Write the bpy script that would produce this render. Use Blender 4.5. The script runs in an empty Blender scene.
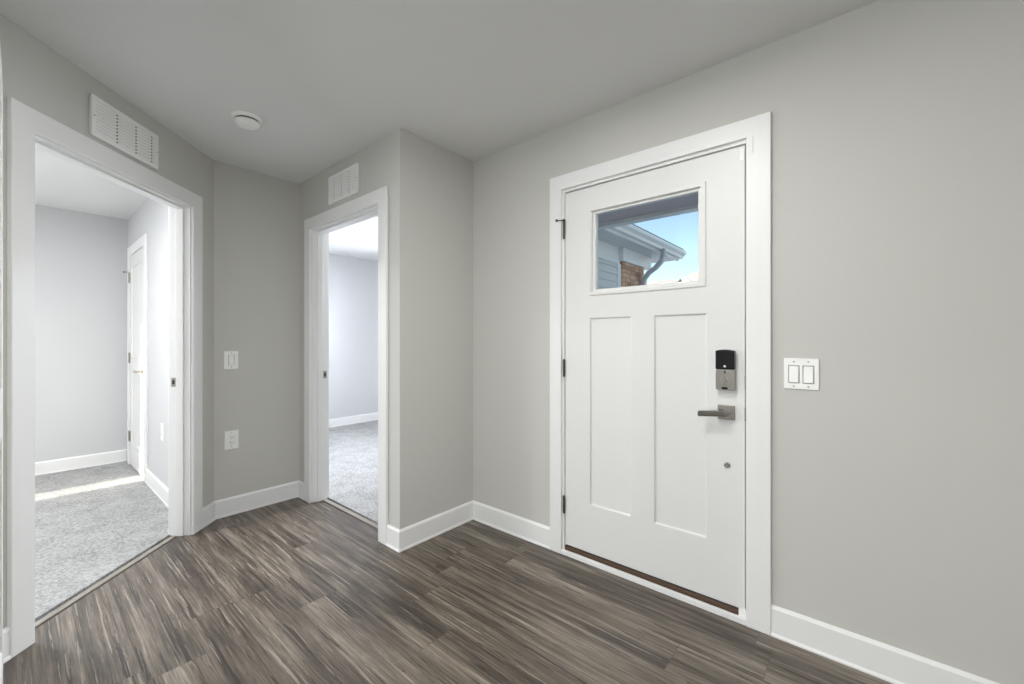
import bpy, bmesh, math
from mathutils import Vector, Matrix
C = bpy.context.scene.collection
R2 = 2 ** -0.5
PI = math.pi

# ------------------------------------------------------------------ camera, world, sun, exposure
HC = 1.2066
cam_d = bpy.data.cameras.new('camera')
cam_d.sensor_width = 36.0
cam_d.lens = 419.17 / 1024 * 36.0
cam_d.shift_y = -0.27 / 1024
cam_d.clip_start = 0.01
cam_d.clip_end = 300
cam = bpy.data.objects.new('camera', cam_d)
C.objects.link(cam)
cam.location = (0, 0, HC)
cam.rotation_euler = (PI / 2, 0, math.radians(40.294))
bpy.context.scene.camera = cam

world = bpy.data.worlds.new('sky')
bpy.context.scene.world = world
world.use_nodes = True
wn = world.node_tree
sky = wn.nodes.new('ShaderNodeTexSky')
sky.sky_type = 'NISHITA'
sky.sun_disc = False
sky.sun_elevation = math.radians(20)
sky.sun_rotation = math.radians(180)
sky.air_density = 1.0
sky.dust_density = 0.6
wn.links.new(sky.outputs[0], wn.nodes['Background'].inputs[0])
wn.nodes['Background'].inputs[1].default_value = 0.185

vs = bpy.context.scene.view_settings
vs.view_transform = 'Standard'
vs.look = 'None'
vs.exposure = 0.17
vs.gamma = 1.0
vs.use_curve_mapping = False
bpy.context.scene.cycles.max_bounces = 14
bpy.context.scene.cycles.diffuse_bounces = 8
bpy.context.scene.cycles.use_denoising = True
bpy.context.scene.cycles.sample_clamp_indirect = 6.0

sd = bpy.data.lights.new('sun', 'SUN')
sd.energy = 15.0
sd.angle = math.radians(0.53)
sd.color = (1.0, 0.93, 0.82)
sun = bpy.data.objects.new('sun', sd)
C.objects.link(sun)
sun.rotation_euler = Vector((0.0, math.cos(math.radians(11.8)), -math.sin(math.radians(11.8)))).to_track_quat('-Z', 'Y').to_euler()


def area(name, loc, direction, sx, sy, power, color=(1, 1, 1), shape='RECTANGLE', spread=180):
    l = bpy.data.lights.new(name, 'AREA')
    l.shape = shape
    l.size = sx
    l.size_y = sy
    l.energy = power
    l.color = color
    l.spread = math.radians(spread)
    o = bpy.data.objects.new(name, l)
    C.objects.link(o)
    o.location = loc
    o.rotation_euler = Vector(direction).to_track_quat('-Z', 'Y').to_euler()
    return o


# fill lights added at windows and on ceilings, besides the entry lamp
area('fill_living_window', (1.80, -1.5, 1.35), (-1, 0, 0), 1.9, 1.5, 24, (0.97, 0.98, 1.0))  # added fill standing in for daylight at an unseen window
area('fill_back_window', (0.30, -3.40, 1.35), (0, 1, 0), 2.0, 1.6, 52, (0.99, 0.99, 1.0))  # large fill added behind the camera for even light
area('fill_left_bedroom_window', (-5.80, -1.25, 1.35), (1, 0, 0), 1.5, 1.3, 78, (0.95, 0.97, 1.0))  # fill added out of view to brighten the left bedroom
area('fill_narrow_bedroom_window', (-4.88, -2.70, 1.30), (0, 1, 0), 0.26, 1.4, 22, (0.95, 0.97, 1.0))  # fill added at the sun window to brighten the closet door wall
area('fill_middle_bedroom_window', (-4.3, 4.08, 1.35), (0, -1, 0), 1.5, 1.3, 118, (0.87, 0.91, 1.0))  # cool fill added out of view to whiten the middle room
area('entry_ceiling_lamp', (-0.65, 0.92, 2.395), (0, 0, -1), 0.14, 0.14, 12, (1.0, 0.99, 0.98), 'DISK')
area('passage_fill_light', (-0.95, 0.0, 2.395), (0, 0, -1), 0.22, 0.22, 13, (1.0, 0.99, 0.98), 'DISK')  # added to brighten the left walls of the hall
area('living_fill_light', (0.3, -1.5, 2.395), (0, 0, -1), 0.26, 0.26, 16, (1.0, 0.98, 0.96), 'DISK')  # unseen light added behind the camera for general brightness
area('left_bedroom_fill_light', (-3.85, -0.65, 2.395), (0, 0, -1), 0.3, 0.3, 43, (0.97, 0.98, 1.0), 'DISK')  # added near the doorway to spill light onto the hall floor
area('middle_bedroom_fill_light', (-3.15, 2.55, 2.395), (0, 0, -1), 0.3, 0.3, 48, (0.92, 0.94, 1.0), 'DISK')  # added past the middle doorway to brighten the floor before it



# ------------------------------------------------------------------ materials
def srgb(r, g, b):
    f = lambda v: (v / 255 / 12.92) if v / 255 <= 0.04045 else ((v / 255 + 0.055) / 1.055) ** 2.4
    return (f(r), f(g), f(b), 1)


def mat(name, col, rough=0.5, metal=0.0, bump=0.0, bscale=200, spec=0.5, var=0.0, vscale=6):
    m = bpy.data.materials.new(name)
    m.use_nodes = True
    nt = m.node_tree
    b = nt.nodes['Principled BSDF']
    b.inputs['Base Color'].default_value = col
    b.inputs['Roughness'].default_value = rough
    b.inputs['Metallic'].default_value = metal
    b.inputs['Specular IOR Level'].default_value = spec
    geo = nt.nodes.new('ShaderNodeNewGeometry')
    if bump:
        n = nt.nodes.new('ShaderNodeTexNoise')
        n.inputs['Scale'].default_value = bscale
        n.inputs['Detail'].default_value = 4
        bp = nt.nodes.new('ShaderNodeBump')
        bp.inputs['Strength'].default_value = bump
        bp.inputs['Distance'].default_value = 0.002
        nt.links.new(geo.outputs['Position'], n.inputs['Vector'])
        nt.links.new(n.outputs[0], bp.inputs['Height'])
        nt.links.new(bp.outputs[0], b.inputs['Normal'])
    if var:
        n = nt.nodes.new('ShaderNodeTexNoise')
        n.inputs['Scale'].default_value = vscale
        n.inputs['Detail'].default_value = 3
        mx = nt.nodes.new('ShaderNodeMix')
        mx.data_type = 'RGBA'
        mx.inputs[6].default_value = col
        mx.inputs[7].default_value = tuple(c * (1 - var) for c in col[:3]) + (1,)
        nt.links.new(geo.outputs['Position'], n.inputs['Vector'])
        nt.links.new(n.outputs[0], mx.inputs[0])
        nt.links.new(mx.outputs[2], b.inputs['Base Color'])
    return m


M = {}
M['wall'] = mat('grey_wall_paint', srgb(203, 202, 197), 0.75, bump=0.12, bscale=350, spec=0.25)
M['room_wall'] = mat('wall_paint_cool_light', srgb(206, 206, 207), 0.75, bump=0.12, bscale=350, spec=0.25)  # same paint as the hall, with cooler room light put into its colour
M['ceiling'] = mat('ceiling_paint', srgb(226, 226, 225), 0.9, bump=0.15, bscale=250, spec=0.15)
M['trim'] = mat('white_trim_paint', srgb(238, 238, 237), 0.38, bump=0.03, bscale=120)
M['door'] = mat('white_door_paint', srgb(228, 228, 226), 0.42, bump=0.05, bscale=90)
M['plastic'] = mat('white_plastic', srgb(247, 247, 244), 0.3)
M['vent'] = mat('white_vent_enamel', srgb(245, 245, 243), 0.4)
M['dark'] = mat('dark_void', srgb(35, 33, 32), 0.8)
M['groove'] = mat('gap_shade_and_screw_grey', srgb(158, 158, 156), 0.7)
M['nickel'] = mat('satin_nickel', srgb(172, 168, 162), 0.32, metal=1.0, bump=0.03, bscale=600)
M['nickel_dark'] = mat('aged_nickel', srgb(92, 88, 82), 0.4, metal=0.9)
M['black'] = mat('gloss_black_plastic', srgb(14, 15, 17), 0.18)
M['bronze'] = mat('bronze_threshold', srgb(92, 72, 58), 0.5, metal=0.2, bump=0.1, bscale=60)
M['sub'] = mat('subfloor_gap', srgb(14, 12, 11), 0.9)
M['strip'] = mat('vinyl_reducer', srgb(150, 144, 134), 0.4, var=0.25, vscale=20)
M['concrete'] = mat('snowy_ground', srgb(236, 235, 232), 0.9, bump=0.3, bscale=5)
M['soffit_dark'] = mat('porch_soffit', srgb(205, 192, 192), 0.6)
M['soffit'] = mat('white_vinyl_soffit', srgb(205, 214, 222), 0.5)
M['white_ext'] = mat('white_exterior_trim', srgb(244, 243, 240), 0.45)
M['gutter'] = mat('white_gutter_metal', srgb(244, 243, 240), 0.35)
M['downspout'] = mat('grey_downspout_metal', srgb(176, 184, 188), 0.4)
M['shingle'] = mat('roof_shingle', srgb(120, 116, 114), 0.9, bump=0.4, bscale=40, var=0.3, vscale=15)
M['far_roof'] = mat('pale_far_shingle', srgb(150, 146, 148), 0.9, var=0.2, vscale=1.5)
M['far_wall'] = mat('pale_far_siding', srgb(205, 208, 212), 0.8)
M['orange'] = mat('bulb_glow_plastic', srgb(240, 238, 230), 0.4)


def stripes_mat(name, col, dark, pitch, axis, gap=0.12, rough=0.5):
    """boards or beads: a thin groove every pitch metres along an axis"""
    m = mat(name, col, rough)
    nt = m.node_tree
    b = nt.nodes['Principled BSDF']
    geo = nt.nodes.new('ShaderNodeNewGeometry')
    sp = nt.nodes.new('ShaderNodeSeparateXYZ')
    nt.links.new(geo.outputs['Position'], sp.inputs[0])
    d = nt.nodes.new('ShaderNodeMath'); d.operation = 'DIVIDE'; d.inputs[1].default_value = pitch
    nt.links.new(sp.outputs[axis], d.inputs[0])
    fr = nt.nodes.new('ShaderNodeMath'); fr.operation = 'FRACT'
    nt.links.new(d.outputs[0], fr.inputs[0])
    lt = nt.nodes.new('ShaderNodeMath'); lt.operation = 'LESS_THAN'; lt.inputs[1].default_value = gap
    nt.links.new(fr.outputs[0], lt.inputs[0])
    mx = nt.nodes.new('ShaderNodeMix'); mx.data_type = 'RGBA'
    mx.inputs[6].default_value = col
    mx.inputs[7].default_value = dark
    nt.links.new(lt.outputs[0], mx.inputs[0])
    nt.links.new(mx.outputs[2], b.inputs['Base Color'])
    return m


M['beadboard'] = stripes_mat('vented_soffit_panel', srgb(232, 232, 228), srgb(190, 190, 188), 0.1, 1, 0.14)


def glass_mat():
    m = bpy.data.materials.new('clear_glass')
    m.use_nodes = True
    nt = m.node_tree
    nt.nodes.clear()
    out = nt.nodes.new('ShaderNodeOutputMaterial')
    tr = nt.nodes.new('ShaderNodeBsdfTransparent')
    tr.inputs[0].default_value = (0.97, 0.985, 0.98, 1)
    gl = nt.nodes.new('ShaderNodeBsdfGlossy')
    gl.inputs['Roughness'].default_value = 0.02
    fr = nt.nodes.new('ShaderNodeFresnel')
    fr.inputs[0].default_value = 1.45
    mx = nt.nodes.new('ShaderNodeMixShader')
    nt.links.new(fr.outputs[0], mx.inputs[0])
    nt.links.new(tr.outputs[0], mx.inputs[1])
    nt.links.new(gl.outputs[0], mx.inputs[2])
    nt.links.new(mx.outputs[0], out.inputs[0])
    return m


M['glass'] = glass_mat()


def emit_mat(name, col, s):
    m = mat(name, srgb(240, 240, 236), 0.5)
    b = m.node_tree.nodes['Principled BSDF']
    b.inputs['Emission Color'].default_value = col
    b.inputs['Emission Strength'].default_value = s
    return m


M['lamp'] = emit_mat('lamp_diffuser', (1, 0.97, 0.93, 1), 3.0)


class NB:
    """tiny node builder"""
    def __init__(self, nt): self.nt = nt
    def math(self, op, a, b=None, c=None):
        n = self.nt.nodes.new('ShaderNodeMath'); n.operation = op
        for i, v in enumerate((a, b, c)):
            if v is None: continue
            if isinstance(v, (int, float)): n.inputs[i].default_value = v
            else: self.nt.links.new(v, n.inputs[i])
        return n.outputs[0]
    def comb(self, x, y, z):
        n = self.nt.nodes.new('ShaderNodeCombineXYZ')
        for i, v in enumerate((x, y, z)):
            if isinstance(v, (int, float)): n.inputs[i].default_value = v
            else: self.nt.links.new(v, n.inputs[i])
        return n.outputs[0]
    def noise(self, vec, scale=1.0, detail=4, rough=0.55, dist=0.0):
        n = self.nt.nodes.new('ShaderNodeTexNoise')
        self.nt.links.new(vec, n.inputs['Vector'])
        n.inputs['Scale'].default_value = scale
        n.inputs['Detail'].default_value = detail
        n.inputs['Roughness'].default_value = rough
        n.inputs['Distortion'].default_value = dist
        return n.outputs[0]
    def white(self, vec):
        n = self.nt.nodes.new('ShaderNodeTexWhiteNoise'); n.noise_dimensions = '3D'
        self.nt.links.new(vec, n.inputs['Vector'])
        return n.outputs['Value']
    def ramp(self, f, stops):
        n = self.nt.nodes.new('ShaderNodeValToRGB')
        cr = n.color_ramp
        while len(cr.elements) < len(stops): cr.elements.new(0.5)
        for el, (p, c) in zip(cr.elements, stops):
            el.position = p; el.color = c
        self.nt.links.new(f, n.inputs[0])
        return n.outputs[0]
    def mix(self, f, a, b, mode='MIX'):
        n = self.nt.nodes.new('ShaderNodeMix'); n.data_type = 'RGBA'; n.blend_type = mode
        for i, v in ((0, f), (6, a), (7, b)):
            if isinstance(v, (int, float)): n.inputs[i].default_value = v
            elif isinstance(v, tuple): n.inputs[i].default_value = v
            else: self.nt.links.new(v, n.inputs[i])
        return n.outputs[2]


def plank_mat():
    m = bpy.data.materials.new('weathered_oak_vinyl_plank')
    m.use_nodes = True
    nt = m.node_tree
    b = nt.nodes['Principled BSDF']
    N = NB(nt)
    geo = nt.nodes.new('ShaderNodeNewGeometry')
    sp = nt.nodes.new('ShaderNodeSeparateXYZ')
    nt.links.new(geo.outputs['Position'], sp.inputs[0])
    X, Y = sp.outputs[0], sp.outputs[1]
    W, L = 0.178, 1.22
    yr = N.math('DIVIDE', N.math('ADD', Y, 10.03), W)
    row = N.math('FLOOR', yr)
    fy = N.math('FRACT', yr)
    xo = N.math('ADD', N.math('ADD', X, 20.0), N.math('MULTIPLY', N.white(N.comb(row, 3.3, 0.7)), L))
    xr = N.math('DIVIDE', xo, L)
    colm = N.math('FLOOR', xr)
    fx = N.math('FRACT', xr)
    rnd = N.white(N.comb(row, colm, 1.7))
    rnd2 = N.white(N.comb(row, colm, 9.1))
    # wavy grain: cross-grain coordinate bent by a slow noise so lines wander and eddy round knots
    offx = N.math('MULTIPLY', rnd, 37.0)
    offy = N.math('MULTIPLY', rnd2, 11.0)
    def co(fx_, fy_, yy, w): return N.comb(N.math('ADD', N.math('MULTIPLY', X, fx_), offx), N.math('ADD', N.math('MULTIPLY', yy, fy_), offy), w)
    slow = N.noise(co(1.4, 7.0, Y, rnd), 1.0, 2, 0.5, 0.3)
    yb = N.math('ADD', Y, N.math('MULTIPLY', slow, 0.022))
    fine = N.noise(co(5.0, 190.0, yb, rnd), 1.0, 5, 0.7)
    mid = N.noise(co(1.3, 46.0, yb, rnd2), 1.0, 6, 0.70, 0.12)
    broad = N.noise(co(0.9, 8.0, yb, rnd2), 1.0, 5, 0.65, 0.15)
    f = N.math('ADD', N.math('ADD', N.math('MULTIPLY', fine, 0.28), N.math('MULTIPLY', mid, 0.38)), N.math('MULTIPLY', broad, 0.50))
    f = N.math('ADD', f, N.math('MULTIPLY', N.math('SUBTRACT', rnd2, 0.5), 0.035))
    col = N.ramp(f, [(0.44, srgb(34, 27, 22)), (0.52, srgb(68, 59, 50)), (0.59, srgb(99, 89, 78)), (0.66, srgb(128, 118, 106)), (0.75, srgb(168, 160, 146))])
    # cathedral figure: contour lines of a stretched height field, only in patches
    hf = N.noise(co(0.55, 26.0, Y, N.math('ADD', rnd, 4.0)), 1.0, 2, 0.4, 0.15)
    ln = N.math('ABSOLUTE', N.math('SINE', N.math('MULTIPLY', hf, 55.0)))
    ln = N.math('LESS_THAN', ln, 0.28)
    patch = N.noise(co(1.1, 6.0, Y, N.math('ADD', rnd2, 8.0)), 1.0, 2, 0.5)
    pm = N.math('MULTIPLY', N.math('MAXIMUM', N.math('SUBTRACT', patch, 0.56), 0.0), 5.0)
    pm = N.math('MINIMUM', pm, 0.8)
    col = N.mix(N.math('MULTIPLY', ln, pm), col, srgb(52, 42, 36))
    # long dark cracks and pale rubbed streaks
    crack = N.noise(co(1.7, 62.0, yb, rnd), 1.0, 5, 0.65, 0.15)
    col = N.mix(N.math('MULTIPLY', N.math('LESS_THAN', crack, 0.41), 0.85), col, srgb(44, 35, 30))
    rub = N.noise(co(2.0, 80.0, yb, N.math('ADD', rnd, 5.0)), 1.0, 5, 0.65, 0.1)
    col = N.mix(N.math('MULTIPLY', N.math('GREATER_THAN', rub, 0.615), 0.5), col, srgb(176, 166, 152))
    # seams
    ey = N.math('LESS_THAN', N.math('MINIMUM', fy, N.math('SUBTRACT', 1.0, fy)), 0.0065)
    ex = N.math('LESS_THAN', N.math('MINIMUM', fx, N.math('SUBTRACT', 1.0, fx)), 0.0010)
    seam = N.math('MAXIMUM', ey, ex)
    col = N.mix(N.math('MULTIPLY', seam, 0.45), col, srgb(40, 33, 28))
    nt.links.new(col, b.inputs['Base Color'])
    rr = N.math('ADD', 0.36, N.math('MULTIPLY', fine, 0.16))
    nt.links.new(rr, b.inputs['Roughness'])
    b.inputs['Specular IOR Level'].default_value = 0.75
    bp = nt.nodes.new('ShaderNodeBump')
    bp.inputs['Strength'].default_value = 0.25
    bp.inputs['Distance'].default_value = 0.002
    nt.links.new(N.math('SUBTRACT', fine, seam), bp.inputs['Height'])
    nt.links.new(bp.outputs[0], b.inputs['Normal'])
    return m


M['plank'] = plank_mat()


def carpet_mat():
    m = bpy.data.materials.new('plush_grey_carpet')
    m.use_nodes = True
    nt = m.node_tree
    b = nt.nodes['Principled BSDF']
    N = NB(nt)
    geo = nt.nodes.new('ShaderNodeNewGeometry')
    P = geo.outputs['Position']
    n1 = N.noise(P, 75, 3, 0.7)
    n2 = N.noise(P, 7, 3, 0.6)
    f = N.math('ADD', N.math('MULTIPLY', n1, 0.75), N.math('MULTIPLY', n2, 0.25))
    col = N.ramp(f, [(0.30, srgb(112, 112, 112)), (0.47, srgb(156, 156, 155)), (0.66, srgb(190, 190, 188))])
    nt.links.new(col, b.inputs['Base Color'])
    b.inputs['Roughness'].default_value = 1.0
    b.inputs['Specular IOR Level'].default_value = 0.05
    b.inputs['Sheen Weight'].default_value = 0.1
    bp = nt.nodes.new('ShaderNodeBump')
    bp.inputs['Strength'].default_value = 0.7
    bp.inputs['Distance'].default_value = 0.01
    nt.links.new(n1, bp.inputs['Height'])
    nt.links.new(bp.outputs[0], b.inputs['Normal'])
    return m


M['carpet'] = carpet_mat()


def stone_mat():
    m = bpy.data.materials.new('ledge_stone_veneer')
    m.use_nodes = True
    nt = m.node_tree
    b = nt.nodes['Principled BSDF']
    N = NB(nt)
    geo = nt.nodes.new('ShaderNodeNewGeometry')
    sp = nt.nodes.new('ShaderNodeSeparateXYZ')
    nt.links.new(geo.outputs['Position'], sp.inputs[0])
    hor = N.math('ADD', sp.outputs[0], sp.outputs[1])
    wob = N.math('MULTIPLY', N.noise(geo.outputs['Position'], 6, 2), 0.06)
    zr = N.math('DIVIDE', N.math('ADD', sp.outputs[2], wob), 0.062)
    row = N.math('FLOOR', zr); fz = N.math('FRACT', zr)
    rw = N.white(N.comb(row, 0.5, 0.5))
    hr = N.math('ADD', N.math('DIVIDE', hor, N.math('ADD', 0.08, N.math('MULTIPLY', rw, 0.10))), N.math('MULTIPLY', rw, 9.0))
    cl = N.math('FLOOR', hr); fh = N.math('FRACT', hr)
    rv = N.white(N.comb(row, cl, 2.5))
    col = N.ramp(rv, [(0.0, srgb(160, 112, 84)), (0.25, srgb(214, 156, 118)), (0.5, srgb(236, 190, 150)), (0.75, srgb(196, 142, 112)), (1.0, srgb(240, 208, 176))])
    e = N.math('MAXIMUM', N.math('LESS_THAN', fz, 0.10), N.math('LESS_THAN', fh, 0.07))
    col = N.mix(N.math('MULTIPLY', e, 0.8), col, srgb(84, 62, 56))
    col = N.mix(N.math('MULTIPLY', N.noise(geo.outputs['Position'], 30, 3), 0.35), col, srgb(120, 96, 90))
    nt.links.new(col, b.inputs['Base Color'])
    b.inputs['Roughness'].default_value = 0.9
    return m


M['stone'] = stone_mat()

# ------------------------------------------------------------------ geometry helpers


class Frame:
    """local (u along the wall, v out of the wall towards the room, z up) to world"""
    def __init__(s, ox, oy, ux, uy, nx, ny):
        s.o, s.u, s.n = (ox, oy), (ux, uy), (nx, ny)
    def p(s, u, v, z):
        return (s.o[0] + s.u[0] * u + s.n[0] * v, s.o[1] + s.u[1] * u + s.n[1] * v, z)


def new_bm(): return bmesh.new()


def finish(name, bm, m, parent=None, bevel=0.0, segs=2, smooth=False, weld=True, recalc=True):
    if weld: bmesh.ops.remove_doubles(bm, verts=bm.verts, dist=1e-5)
    if recalc: bmesh.ops.recalc_face_normals(bm, faces=bm.faces)
    me = bpy.data.meshes.new(name)
    xs = [v.co for v in bm.verts]
    lo = Vector((min(v.x for v in xs), min(v.y for v in xs), min(v.z for v in xs)))
    hi = Vector((max(v.x for v in xs), max(v.y for v in xs), max(v.z for v in xs)))
    org = Vector(((lo.x + hi.x) / 2, (lo.y + hi.y) / 2, lo.z))
    for v in bm.verts: v.co -= org
    bm.to_mesh(me)
    bm.free()
    for mm in (m if isinstance(m, (list, tuple)) else [m]): me.materials.append(mm)
    if smooth:
        for p in me.polygons: p.use_smooth = True
    o = bpy.data.objects.new(name, me)
    C.objects.link(o)
    if parent is not None:
        o.parent = parent
        pw = Vector(parent['_w']) if '_w' in parent else Vector(parent.location)
        o.location = org - pw
        o['_w'] = tuple(org)
    else:
        o.location = org
        o['_w'] = tuple(org)
    if bevel:
        b = o.modifiers.new('bevel', 'BEVEL')
        b.width = bevel; b.segments = segs; b.limit_method = 'ANGLE'; b.angle_limit = math.radians(35)
        b.harden_normals = False
    return o


def thing(name, loc):
    o = bpy.data.objects.new(name, None)
    o.empty_display_size = 0.1
    C.objects.link(o)
    o.location = loc
    o['_w'] = tuple(loc)
    return o


def tag(o, label=None, cat=None, group=None, kind=None):
    if label: o['label'] = label
    if cat: o['category'] = cat
    if group: o['group'] = group
    if kind: o['kind'] = kind
    return o


def hexa(bm, pts):
    """8 points: bottom 4 (ccw) then top 4"""
    v = [bm.verts.new(p) for p in pts]
    for f in ((0, 1, 2, 3), (4, 5, 6, 7), (0, 1, 5, 4), (1, 2, 6, 5), (2, 3, 7, 6), (3, 0, 4, 7)):
        bm.faces.new([v[i] for i in f])
    return v


def box(bm, x0, x1, y0, y1, z0, z1):
    return hexa(bm, [(x0, y0, z0), (x1, y0, z0), (x1, y1, z0), (x0, y1, z0), (x0, y0, z1), (x1, y0, z1), (x1, y1, z1), (x0, y1, z1)])


def fbox(bm, F, u0, u1, v0, v1, z0, z1):
    return hexa(bm, [F.p(u0, v0, z0), F.p(u1, v0, z0), F.p(u1, v1, z0), F.p(u0, v1, z0), F.p(u0, v0, z1), F.p(u1, v0, z1), F.p(u1, v1, z1), F.p(u0, v1, z1)])


def relief(bm, F, us, zs, cell):
    """cell(i, j) -> (v_back, v_front) or None; closed solid with clean steps between cells"""
    nu, nz = len(us) - 1, len(zs) - 1
    g = {}
    for i in range(nu):
        for j in range(nz): g[i, j] = cell(i, j)
    def quad(*pp): bm.faces.new([bm.verts.new(p) for p in pp])
    for (i, j), c in g.items():
        if c is None: continue
        b, f = c
        u0, u1, z0, z1 = us[i], us[i + 1], zs[j], zs[j + 1]
        for v in (b, f): quad(F.p(u0, v, z0), F.p(u1, v, z0), F.p(u1, v, z1), F.p(u0, v, z1))
        for di, dj in ((1, 0), (-1, 0), (0, 1), (0, -1)):
            n = g.get((i + di, j + dj))
            if n is None: spans = [(b, f)]
            else:
                spans = []
                if n[1] < f: spans.append((max(b, n[1]), f))
                if n[0] > b: spans.append((b, min(f, n[0])))
            for (s, t) in spans:
                if t - s < 1e-6: continue
                if di: uu = u1 if di > 0 else u0; quad(F.p(uu, s, z0), F.p(uu, t, z0), F.p(uu, t, z1), F.p(uu, s, z1))
                else: zz = z1 if dj > 0 else z0; quad(F.p(u0, s, zz), F.p(u0, t, zz), F.p(u1, t, zz), F.p(u1, s, zz))


def cyl(bm, p0, p1, r0, r1=None, n=24, cap=True):
    r1 = r0 if r1 is None else r1
    p0, p1 = Vector(p0), Vector(p1)
    q = (p1 - p0).to_track_quat('Z', 'Y')
    a = [bm.verts.new(p0 + q @ Vector((r0 * math.cos(2 * PI * k / n), r0 * math.sin(2 * PI * k / n), 0))) for k in range(n)]
    b = [bm.verts.new(p1 + q @ Vector((r1 * math.cos(2 * PI * k / n), r1 * math.sin(2 * PI * k / n), 0))) for k in range(n)]
    for k in range(n): bm.faces.new((a[k], a[(k + 1) % n], b[(k + 1) % n], b[k]))
    if cap: bm.faces.new(a); bm.faces.new(b)


def lathe(bm, c, axis, prof, n=48):
    """prof: (radius, distance along axis) list"""
    c = Vector(c); q = Vector(axis).to_track_quat('Z', 'Y')
    rings = []
    for r, h in prof:
        if r < 1e-6: rings.append([bm.verts.new(c + q @ Vector((0, 0, h)))])
        else: rings.append([bm.verts.new(c + q @ Vector((r * math.cos(2 * PI * k / n), r * math.sin(2 * PI * k / n), h))) for k in range(n)])
    for A, B in zip(rings, rings[1:]):
        for k in range(n):
            f = []
            for v in (A[k % len(A)], A[(k + 1) % len(A)], B[(k + 1) % len(B)], B[k % len(B)]):
                if v not in f: f.append(v)
            if len(f) > 2: bm.faces.new(f)


def extrude_poly(bm, pts_fn, n, off0, off1):
    """prism between two outlines given by pts_fn(off) -> list of n points"""
    A = [bm.verts.new(p) for p in pts_fn(off0)]
    B = [bm.verts.new(p) for p in pts_fn(off1)]
    for k in range(n): bm.faces.new((A[k], A[(k + 1) % n], B[(k + 1) % n], B[k]))
    bm.faces.new(A); bm.faces.new(B)


# ------------------------------------------------------------------ measured layout
d, a, b_, c_, e_ = 2.0131, -2.0568, 1.4251, -3.3875, 0.863
H = 2.44
T = 0.115
FR = Frame(0, d, 1, 0, 0, -1)         # wall with the front door
RC = Frame(a, 0, 0, 1, 1, 0)          # short return wall
MD = Frame(0, b_, 1, 0, 0, -1)        # wall with the middle doorway
CR = Frame(c_, 0, 0, 1, 1, 0)         # short wall with switch and outlet
LF = Frame(c_, e_, R2, -R2, R2, R2)   # angled wall with the left doorway
YR1 = 0.72                            # bedroom 1 right wall
XF = -5.70


def wall(name, F, u0, u1, th, holes, m, label, z1=H):
    us = sorted({u0, u1} | {h[0] for h in holes} | {h[1] for h in holes})
    zs = sorted({0.0, z1} | {h[2] for h in holes} | {h[3] for h in holes})
    def cell(i, j):
        uc, zc = (us[i] + us[i + 1]) / 2, (zs[j] + zs[j + 1]) / 2
        for h in holes:
            if h[0] < uc < h[1] and h[2] < zc < h[3]: return None
        return (-th, 0)
    bm = new_bm(); relief(bm, F, us, zs, cell)
    o = finish(name, bm, m)
    return tag(o, label, 'wall', kind='structure')


D1 = (-1.334, -0.379, 0.0, 2.074)     # front door rough opening (u on FR)
O2 = (-3.188, -2.244, 0.0, 2.06)      # middle doorway rough opening
O1 = (0.219, 1.187, 0.0, 2.06)        # left doorway rough opening (t on LF)
wall('wall_front', FR, a, 1.80, 0.14, [D1], M['wall'], 'long grey wall that holds the white front door')
wall('wall_recess', RC, b_ + T, d + 0.14, T, [], M['wall'], 'narrow shaded grey return wall left of the front door')
wall('wall_middle', MD, c_, a, T, [O2], M['wall'], 'grey wall around the narrow middle doorway under the small vent')
wall('wall_corner', CR, e_, b_ + T, T, [], M['wall'], 'short grey wall with the single light switch and outlet')
wall('wall_left', LF, 0, 1.75, T, [O1], M['wall'], 'angled grey wall around the wide left doorway under the long vent')
# hall behind and beside the camera
wall('wall_hall', Frame(-2.15, 0, 0, 1, 1, 0), -3.3, -0.374, T, [], M['wall'], 'grey passage wall behind the open door leaf')
wall('wall_partition', Frame(-1.36, 0, 0, 1, 1, 0), -3.3, -0.03, 0.05, [(-0.90, -0.07, 0, 2.06)], M['wall'], 'grey partition wall beside the open door leaf')
wall('wall_back', Frame(0, -3.3, 1, 0, 0, 1), -2.27, 1.80, T, [(-0.75, 1.35, 0.5, 2.1)], M['wall'], 'grey wall at the far end of the hall')
wall('wall_right', Frame(1.68, 0, 0, 1, -1, 0), -3.3, d, 0.12, [(-2.4, -0.6, 0.7, 2.05)], M['wall'], 'grey wall with the added living window')
# left bedroom
wall('wall_bedroom_right', Frame(0, YR1, 1, 0, 0, -1), XF, -3.405, T, [], M['room_wall'], 'pale bedroom wall with the closet door')
wall('wall_bedroom_far', Frame(XF, 0, 0, 1, 1, 0), -2.75, YR1 + T, 0.14, [(-2.0, -0.5, 0.75, 2.05)], M['room_wall'], 'pale far wall seen through the left doorway')
wall('wall_bedroom_left', Frame(0, -2.60, 1, 0, 0, 1), XF, -2.27, 0.15, [(-5.02, -4.74, 0.50, 2.06)], M['room_wall'], 'pale bedroom wall with the narrow window')
wall('wall_bedroom_near', Frame(-2.27, 0, 0, 1, -1, 0), -2.60, -0.40, 0.005, [], M['room_wall'], 'pale bedroom wall backing on the hall')
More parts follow.
